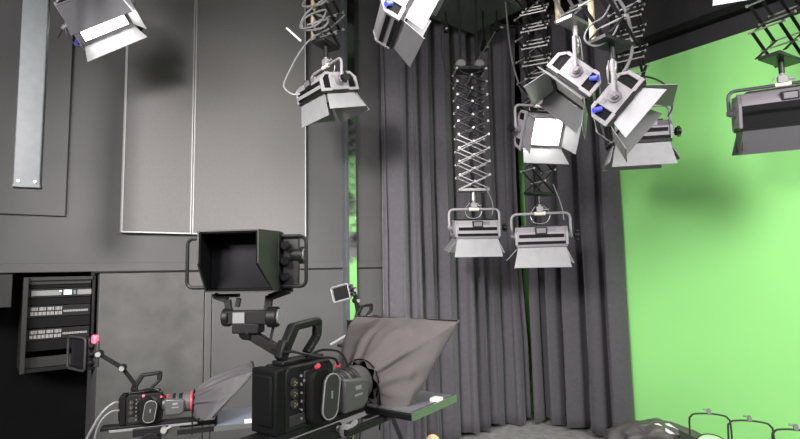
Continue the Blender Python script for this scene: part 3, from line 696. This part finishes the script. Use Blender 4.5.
def prompter(label, T, phi, rT, corners, tray, cloth, seed, scr=False):
    fw = V((math.cos(phi), math.sin(phi), 0)); rt = V((fw.y, -fw.x, 0))
    base = V((T.x, T.y, 0)) + fw * .1; base.z = tray[0].z - .05
    t = thing('teleprompter', label, 'teleprompter', base)
    Tm = Matrix.Translation(-base)
    m = MB(Tm); hood_mesh(m, T, fw, rT, corners, 1.0, seed)
    o = m.build('cloth_hood', cloth, t, 0, None, 80)
    sm = o.modifiers.new('thickness', 'SOLIDIFY'); sm.thickness = .003
    m = MB(Tm); q = [V(c) for c in corners]
    q = [c.lerp(sum(q, V()) / 4, .03) - fw * .004 for c in q]
    for i in range(4): m.bar(q[i], q[(i + 1) % 4], .008, .008)
    m.build('glass_frame', M_BLKM, t)
    m = MB(Tm); m.sheet([c for c in q], .004); m.build('mirror_glass', M_SMOKEGLASS, t)
    # drawstring
    m = MB(Tm); pts = [T + (rt * math.cos(2 * math.pi * k / 24) + V((0, 0, 1)) * math.sin(2 * math.pi * k / 24)) * (rT * 1.13) + fw * .004 for k in range(24)]
    m.tube(pts, .0025, 6, True); m.tube([T + rt * rT * 1.1, T + rt * rT * 1.25 + V((0, 0, -.05)), T + rt * rT * 1.2 + V((0, 0, -.14))], .003, 6, sub=5)
    m.build('drawstring', M_BLK, t)
    n0, ln, wd, th = tray       # near right rear corner (top), length along fw, width to the left, thickness
    def trp(a, b, z): return n0 + fw * a - rt * b + V((0, 0, z))
    m = MB(Tm); m.poly_solid([trp(0, 0, -th), trp(ln, 0, -th), trp(ln, wd, -th), trp(0, wd, -th)], [trp(0, 0, -.003), trp(ln, 0, -.003), trp(ln, wd, -.003), trp(0, wd, -.003)])
    tr = m.build('monitor_tray', M_BLK, t, .002)
    m = MB(Tm); i_ = .012; m.poly_solid([trp(i_, i_, -.004), trp(ln - i_, i_, -.004), trp(ln - i_, wd - i_, -.004), trp(i_, wd - i_, -.004)], [trp(i_, i_, .002), trp(ln - i_, i_, .002), trp(ln - i_, wd - i_, .002), trp(i_, wd - i_, .002)])
    m.build('monitor_screen', M_SCREEN if scr else M_TRAYT, tr)
    m = MB(Tm)
    m.poly_solid([trp(0, -.002, -th), trp(ln, -.002, -th), trp(ln, .003, -th), trp(0, .003, -th)], [trp(0, -.002, .002), trp(ln, -.002, .002), trp(ln, .003, .002), trp(0, .003, .002)])
    m.build('metal_edge', M_TRAYE, tr)
    m = MB(Tm); m.poly_solid([trp(ln * .55, .0, .002), trp(ln * .68, .0, .002), trp(ln * .68, .03, .002), trp(ln * .55, .03, .002)], [trp(ln * .55, .0, .012), trp(ln * .68, .0, .012), trp(ln * .68, .03, .012), trp(ln * .55, .03, .012)]); m.build('white_clip', M_WHITE, tr)
    m = MB(Tm)
    for b_ in (wd * .3, wd * .7): m.bar(trp(-.16, b_, -th - .012), trp(ln * .8, b_, -th - .012), .018, .018)
    m.build('support_rail', M_BLKM, t)
    return t

# --- front camera
PA = R(55); fwA = V((math.cos(PA), math.sin(PA), 0)); rtA = V((fwA.y, -fwA.x, 0))
TA = at(360, 382, 1.74)
TR = at(460, 320, 1.85); TL = at(356, 320.5, 2.12); TL.z = TR.z
BR = at(408, 413, 1.69); BL = BR - rtA * .34
ext = .03
def to_local(p, base, phi): return Matrix.Rotation(-phi, 3, 'Z') @ (p - base)
sA = .94
baseA = TA - fwA * ((.36 + ext - .1) * sA) + V((0, 0, -.066 * sA))
vA = to_local(at(243, 262, 1.47), baseA, PA)
studio_camera('large black broadcast camera in front with big hooded viewfinder', TA, PA, sA, (tuple(vA), R(-7), .97), ext, zcen=.066)
prompter('grey cloth teleprompter hood on front camera, over green-edged tray', TA + fwA * .002, PA, .064, (TL, TR, BR, BL), (at(412, 414, 1.6), .27, .4, .022), M_CLOTH, 2.0)
tripod('tripod and slide plate under the large front camera', baseA, PA, .94)

# --- left camera
PB = R(18); fwB = V((math.cos(PB), math.sin(PB), 0)); rtB = V((fwB.y, -fwB.x, 0)); sB = .74
TB = at(193, 401, 2.55)
baseB = TB - fwB * (.36 + .02 - .1) * sB + V((0, 0, -.1 * sB))
vB = to_local(at(79, 353, 2.42), baseB, PB)
studio_camera('smaller camera at left with red lens ring and red tally light', TB, PB, sB, (tuple(vB), R(-36), .8), .02, tally=True, ring=True, strap=True, hood=False)
TRb = at(256, 371, 2.5); TLb = TRb - rtB * .3; BRb = at(213, 419, 2.4); BLb = BRb - rtB * .3
TRb2 = at(255, 371, 2.52)
prompter('dark cloth teleprompter hood on left camera, over blue-grey monitor', TB + fwB * .002, PB, .048, (TLb, TRb, BRb, BLb), (at(214, 427, 2.42), .24, .3, .02), M_CLOTHB, 7.0, True)
tripod('tripod under the smaller left camera with the red lens ring', baseB, PB, sB)
# cables behind left camera
tb_ = baseB
cable('thick grey cable arching from back of left camera to the floor', [baseB + Matrix.Rotation(PB, 3, 'Z') @ V(p) for p in ((-.1, -.02, .1), (-.13, -.03, .1), (-.18, -.04, .05), (-.24, -.04, -.08), (-.26, -.04, -.2), (-.25, -.04, -.5), (-.2, -.05, -baseB.z + .02))], .0065, M_CABLE)
cable('thinner grey cable beside the thick one behind left camera', [baseB + Matrix.Rotation(PB, 3, 'Z') @ V(p) for p in ((-.1, -.04, .07), (-.13, -.05, .07), (-.165, -.06, .04), (-.19, -.06, -.03), (-.21, -.06, -.2), (-.2, -.06, -.5), (-.16, -.07, -baseB.z + .02))], .0045, M_CABLE)

# --- far camera behind the hood
PC = R(40); fwC = V((math.cos(PC), math.sin(PC), 0)); sC = .8
TC = at(390, 326, 3.65)
baseC = TC - fwC * (.36 + .02 - .1) * sC + V((0, 0, -.1 * sC))
vC = to_local(at(341, 293, 3.45), baseC, PC)
studio_camera('distant camera behind the grey hood with small tilted viewfinder', TC, PC, sC, (tuple(vC), R(-20), .56), .02, hood=False, vroll=R(-14), case=M_MID)  # viewfinder case coloured lighter to imitate light falling on it
tC = tripod('tripod of the distant camera behind the grey hood', baseC, PC, sC)
a = at(330, 345, 3.4); b = at(352, 332, 3.5)
m = MB(Matrix.Rotation(-PC, 4, 'Z') @ Matrix.Translation((-baseC.x, -baseC.y, 0))); m.tube([a, b, b.lerp(baseC, .6) + V((0, 0, .0)), baseC + V((0, 0, -.09))], .009, 8); m.build('pan_handle', M_MID, tC)

# ---------------------------------------------------------------- equipment rack in the niche
def rackp(px, py, off): t_, z_ = lhit(px, py, off); return t_, z_
t0, zt = lhit(24, 276, 0); t1, _ = lhit(97, 276, 0); zb = lhit(24, 374, 0)[1]; zt = TRZ - .03
ph = math.atan2(U.y, U.x); base = lw((t0 + t1) / 2, zb, -.17); RW = t0 - t1; RH = zt - zb
t = thing('equipment_rack', 'black wall rack of patch panels under the wall ledge at left', 'equipment rack', base, ph)
# local x along wall to the right, -y into the room
m = MB(); m.box((-RW / 2 + .012, 0, RH / 2), (.024, .34, RH)); m.build('side_panel', M_GREY, t, .002)
m = MB(); m.box((RW / 2 - .008, .02, RH / 2), (.016, .3, RH)); m.build('side_panel', M_BLKM, t, .002)
m = MB(); m.box((0, 0.0, RH - .01), (RW - .04, .3, .02)); m.build('top_panel', M_GREY, t)
m = MB(); m.box((0, -.12, RH - .032), (RW - .05, .02, .022)); m.build('header_strip', M_GREY, t)
m = MB(); m.box((0, 0.0, .01), (RW - .04, .3, .02)); m.build('bottom_panel', M_BLKM, t)
m = MB(); m.box((0, .15, RH / 2), (RW - .04, .01, RH - .03)); m.build('back_panel', M_NICHE, t)
yF = -.105
def rx(px): return (t0 + t1) / 2 - lhit(px, 320, -.06)[0]
def rz(py): return lhit(60, py, -.06)[1] - zb
m = MB(); m.box((0, yF + .015, (rz(362) + .02) / 2 + .01), (RW - .045, .02, rz(352) - .02)); m.build('blank_panel', M_GREY, t)
def unit(y0, y1, mt_): 
    m = MB(); z0, z1 = rz(y1), rz(y0); m.box((0, yF + .02, (z0 + z1) / 2), (RW - .045, .06, z1 - z0)); return m.build('rack_unit', mt_, t, .001)
def bit(par, name, xa, xb, ya, yb, mt_, d=.006):
    m = MB(); xa, xb, za, zb_ = rx(xa), rx(xb), rz(yb), rz(ya); m.box(((xa + xb) / 2, yF - .01 - d / 2, (za + zb_) / 2), (abs(xb - xa), d, abs(zb_ - za))); return m.build(name, mt_, par)
u = unit(288, 297, M_BLKM)
bit(u, 'label_strip', 30, 60, 290, 295, M_MID); bit(u, 'lcd_screen', 62.5, 70.5, 290, 294.7, M_LCD); bit(u, 'label_strip', 76, 90, 290, 295, M_MID); bit(u, 'status_light', 58.3, 60.2, 290.2, 291.6, M_LED, .008); bit(u, 'jog_button', 72.3, 74.5, 290.5, 294.5, M_MID)
unit(279, 287.5, M_BLK)
unit(297.5, 304.5, M_BLK)
for (ya, yb) in ((305, 316), (327.5, 338.5)):
    u = unit(ya, yb, M_BLKM)
    for g in range(4):
        for r_ in range(2):
            for k in range(5):
                xa = 30.2 + 8.1 * g + 1.45 * k
                bit(u, 'jack_socket', xa, xa + 1.0, ya + 1.3 + r_ * 4.6, ya + 4.6 + r_ * 4.6, M_JACK if (k + r_) % 3 else M_MID)
    m = MB()
    for k in range(16):
        xa = 63 + 1.55 * k; z = rz(ya + 6); m.box((rx(xa + .5), yF - .012, z), (abs(rx(xa + .9) - rx(xa)), .005, abs(rz(ya + 5) - rz(ya + 7)))) 
    m.build('port_row', M_JACK, u)
    unit(yb + .5, yb + 10.5, M_BLK)
# grey box left of rack
t_a, z_a = lhit(11, 307, -.05); 
m = MB(Matrix.Translation(-lw(t_a + .15, z_a, -.1))); wbox(m, t_a, t_a + .3, z_a, TRZ - .01, -.3, -.0)
tag(m.build('junction_box', M_GREY, None, .004, lw(t_a + .15, z_a, -.1)), 'grey metal junction box at left edge under the wall ledge', 'box')

# ---------------------------------------------------------------- floor things at lower right
# crumpled bag
pB = at(655, 437, 4.02); bagc = V((pB.x, pB.y, 0))
m = MB(); NU, NV = 96, 30; rows = []
for j in range(NV + 1):
    v = j / NV; row = []
    for i in range(NU):
        a_ = 2 * math.pi * i / NU
        cr = math.cos(math.pi / 2 * v); sr = math.sin(math.pi / 2 * v)
        rx_, ry_ = .41, .24
        p = V((rx_ * math.cos(a_) * (cr ** .8), ry_ * math.sin(a_) * (cr ** .8), .40 * sr ** .9))
        k_ = noise.noise(p * 5 + V((4, 2, 1)))
        q_ = V((p.x * 5, p.y * 7, p.z * 9)) + V((1, 1, 1)) * noise.noise(p * 4) * 1.5
        k2 = 1 - 2 * abs(noise.noise(q_ + V((0, 7, 3)))); k3 = 1 - 2 * abs(noise.noise(q_ * 2.1 + V((5, 7, 3))))
        p += V((math.cos(a_), math.sin(a_), .5)) * (.05 * k_ + .045 * k2 + .018 * k3 - .05) * (1 - .3 * v)
        p.z = .43 * math.tanh(max(0.0, p.z * (1 - .3 * abs(p.x - .02) / .4)) / .27)
        row.append(m.v(p))
    rows.append(row)
for j in range(NV):
    for i in range(NU): m.bm.faces.new((rows[j][i], rows[j][(i + 1) % NU], rows[j + 1][(i + 1) % NU], rows[j + 1][i]))
m.bm.faces.new(rows[0][::-1]); bmesh.ops.remove_doubles(m.bm, verts=m.bm.verts, dist=.0008)
t = thing('holdall_bag', 'crumpled grey fabric bag lying on floor against the green backdrop', 'bag', bagc, R(-25))
m.build('bag_body', M_BAG, t, 0, None, 50)
m = MB(); m.sheet([(.0, -.06, 0.380), (.03, -.06, 0.385), (.13, -.14, 0.345), (.10, -.14, 0.340)], .012); m.sheet([(.07, -.03, 0.380), (.10, -.03, 0.385), (.2, -.11, 0.335), (.17, -.11, 0.330)], .012); m.build('buckle_strap', M_WHITE, t)
m = MB(); m.tube([(-.2, -.12, .2), (-.1, -.1, .3), (.04, -.08, .34), (.18, -.12, .3), (.3, -.14, .16)], .014, 8, sub=6); m.build('carry_handle', M_BLK, t)
# floor lights
def floor_light(label, px, py, Y, rz_, door=False):
    p = at(px, py, Y); hgt = p.z
    t = thing('floor_light', label, 'floor light', (p.x, p.y, 0), R(rz_), 'small lamps standing on the floor')
    w = .125
    m = MB(); m.tube([(-w * .85, 0, .12), (-w, 0, .22), (-w, 0, hgt - .07), (-w * .9, 0, hgt - .03), (-w * .7, 0, hgt - .012), (0, 0, hgt - .004), (w * .7, 0, hgt - .012), (w * .9, 0, hgt - .03), (w, 0, hgt - .07), (w, 0, .22), (w * .85, 0, .12)], .006, 8, sub=4)
    yk = m.build('yoke', M_GREY, t)
    m = MB(); m.cyl((0, 0, hgt - .012), (0, 0, hgt + .028), .009); m.box((0, 0, hgt + .008), (.024, .02, .022)); m.cyl((-.008, 0, hgt + .02), (-.035, 0, hgt + .024), .006, n=8); m.build('top_bolt', M_MID, yk)
    A = Matrix.Translation((0, 0, .235)) @ Matrix.Rotation(R(-62), 4, 'X')
    m = MB(A); m.lathe((0, .06, 0), (0, -.1, 0), [(0, .07), (.1, .085), (.6, .085), (.62, .1), (1, .1)], 28); m.build('lamp_can', M_GREY, t)
    m = MB(A); m.lathe((0, -.1, 0), (0, -.122, 0), [(0, .09), (.5, .07), (1, .01)], 28); m.build('front_lens', M_LENSREFL, t)
    m = MB(); m.box((0, 0, .01), (.2, .16, .02)); m.bar((0, 0, .01), (0, 0, .12), .03, .03); m.build('floor_stand', M_BLKM, t, .003)
    for sx in (-1, 1):
        m = MB(); m.lathe((sx * (w - .02), 0, .235), (sx * (w + .035), 0, .19), [(0, .01), (.5, .01), (.55, .018), (1, .016)], 12); m.build('tilt_knob', M_BLK, t)
    if door:
        m = MB(A); m.sheet([(-.1, -.1, -.07), (-.1, -.1, .05), (-.2, -.15, .06), (-.2, -.15, -.08)], .003); m.build('barn_door', M_GREY, t)
floor_light('small floor lamp under thin hoop yoke, nearest the crumpled bag', 709, 413, 3.72, -20, True)
floor_light('small floor lamp under thin hoop yoke, middle of the row of three', 749.5, 420, 3.5, -22, True)
floor_light('small floor lamp under thin hoop yoke, at the right edge of frame', 796, 429, 3.28, -24)
# wooden pole end
p = at(432.5, 434.5, 2.1)
m = MB(); m.lathe((0, 0, 0), (0, 0, p.z), [(0, .028), (.97, .028), (.985, .025), (.995, .016), (1, .004)], 20)
tag(m.build('wooden_pole', M_TAN, None, 0, V((p.x, p.y, 0))), 'rounded tan wooden pole end just showing below the green-edged tray', 'pole')

# ---------------------------------------------------------------- lights
def area(name, loc, target, size, power, col=(1, .97, .95), spread=180):
    l = bpy.data.lights.new(name, 'AREA'); l.shape = 'SQUARE'; l.size = size; l.energy = power; l.color = col; l.spread = R(spread)
    o = bpy.data.objects.new(name, l); COL.objects.link(o); o.location = loc
    o.rotation_euler = (V(target) - V(loc)).to_track_quat('-Z', 'Y').to_euler()
area('studio_light_overhead', (0.3, 2.4, 3.05), (0.3, 2.9, 0), 1.0, 45, (1, .95, .97))
area('studio_light_key', (-2.5, -1.3, 3.0), (.3, 4.6, 1.3), 1.0, 215, (1, .95, .97))
area('studio_light_green', (2.6, -.6, 3.2), (2.7, 4.2, .9), 1.9, 80, (1, .96, .97), 90)
area('added_panel_light', (-1.2, -.4, 2.7), (-.85, 3.6, 1.75), .5, 40, (1, .95, .95), 50)  # unseen light added to brighten the lower part of the wall panels
area('added_fill_light', (1.7, -1.2, 2.9), (-.2, 1.6, 1.2), .8, 12, (1, .93, .97), 50)  # unseen light added to offset the green cast on the cameras
w = bpy.data.worlds.new('world'); bpy.context.scene.world = w; w.use_nodes = True
w.node_tree.nodes['Background'].inputs[0].default_value = (.5, .5, .52, 1); w.node_tree.nodes['Background'].inputs[1].default_value = .1
sc = bpy.context.scene
sc.view_settings.view_transform = 'Standard'; sc.view_settings.look = 'None'; sc.view_settings.exposure = 0; sc.view_settings.gamma = 1; sc.view_settings.use_curve_mapping = False
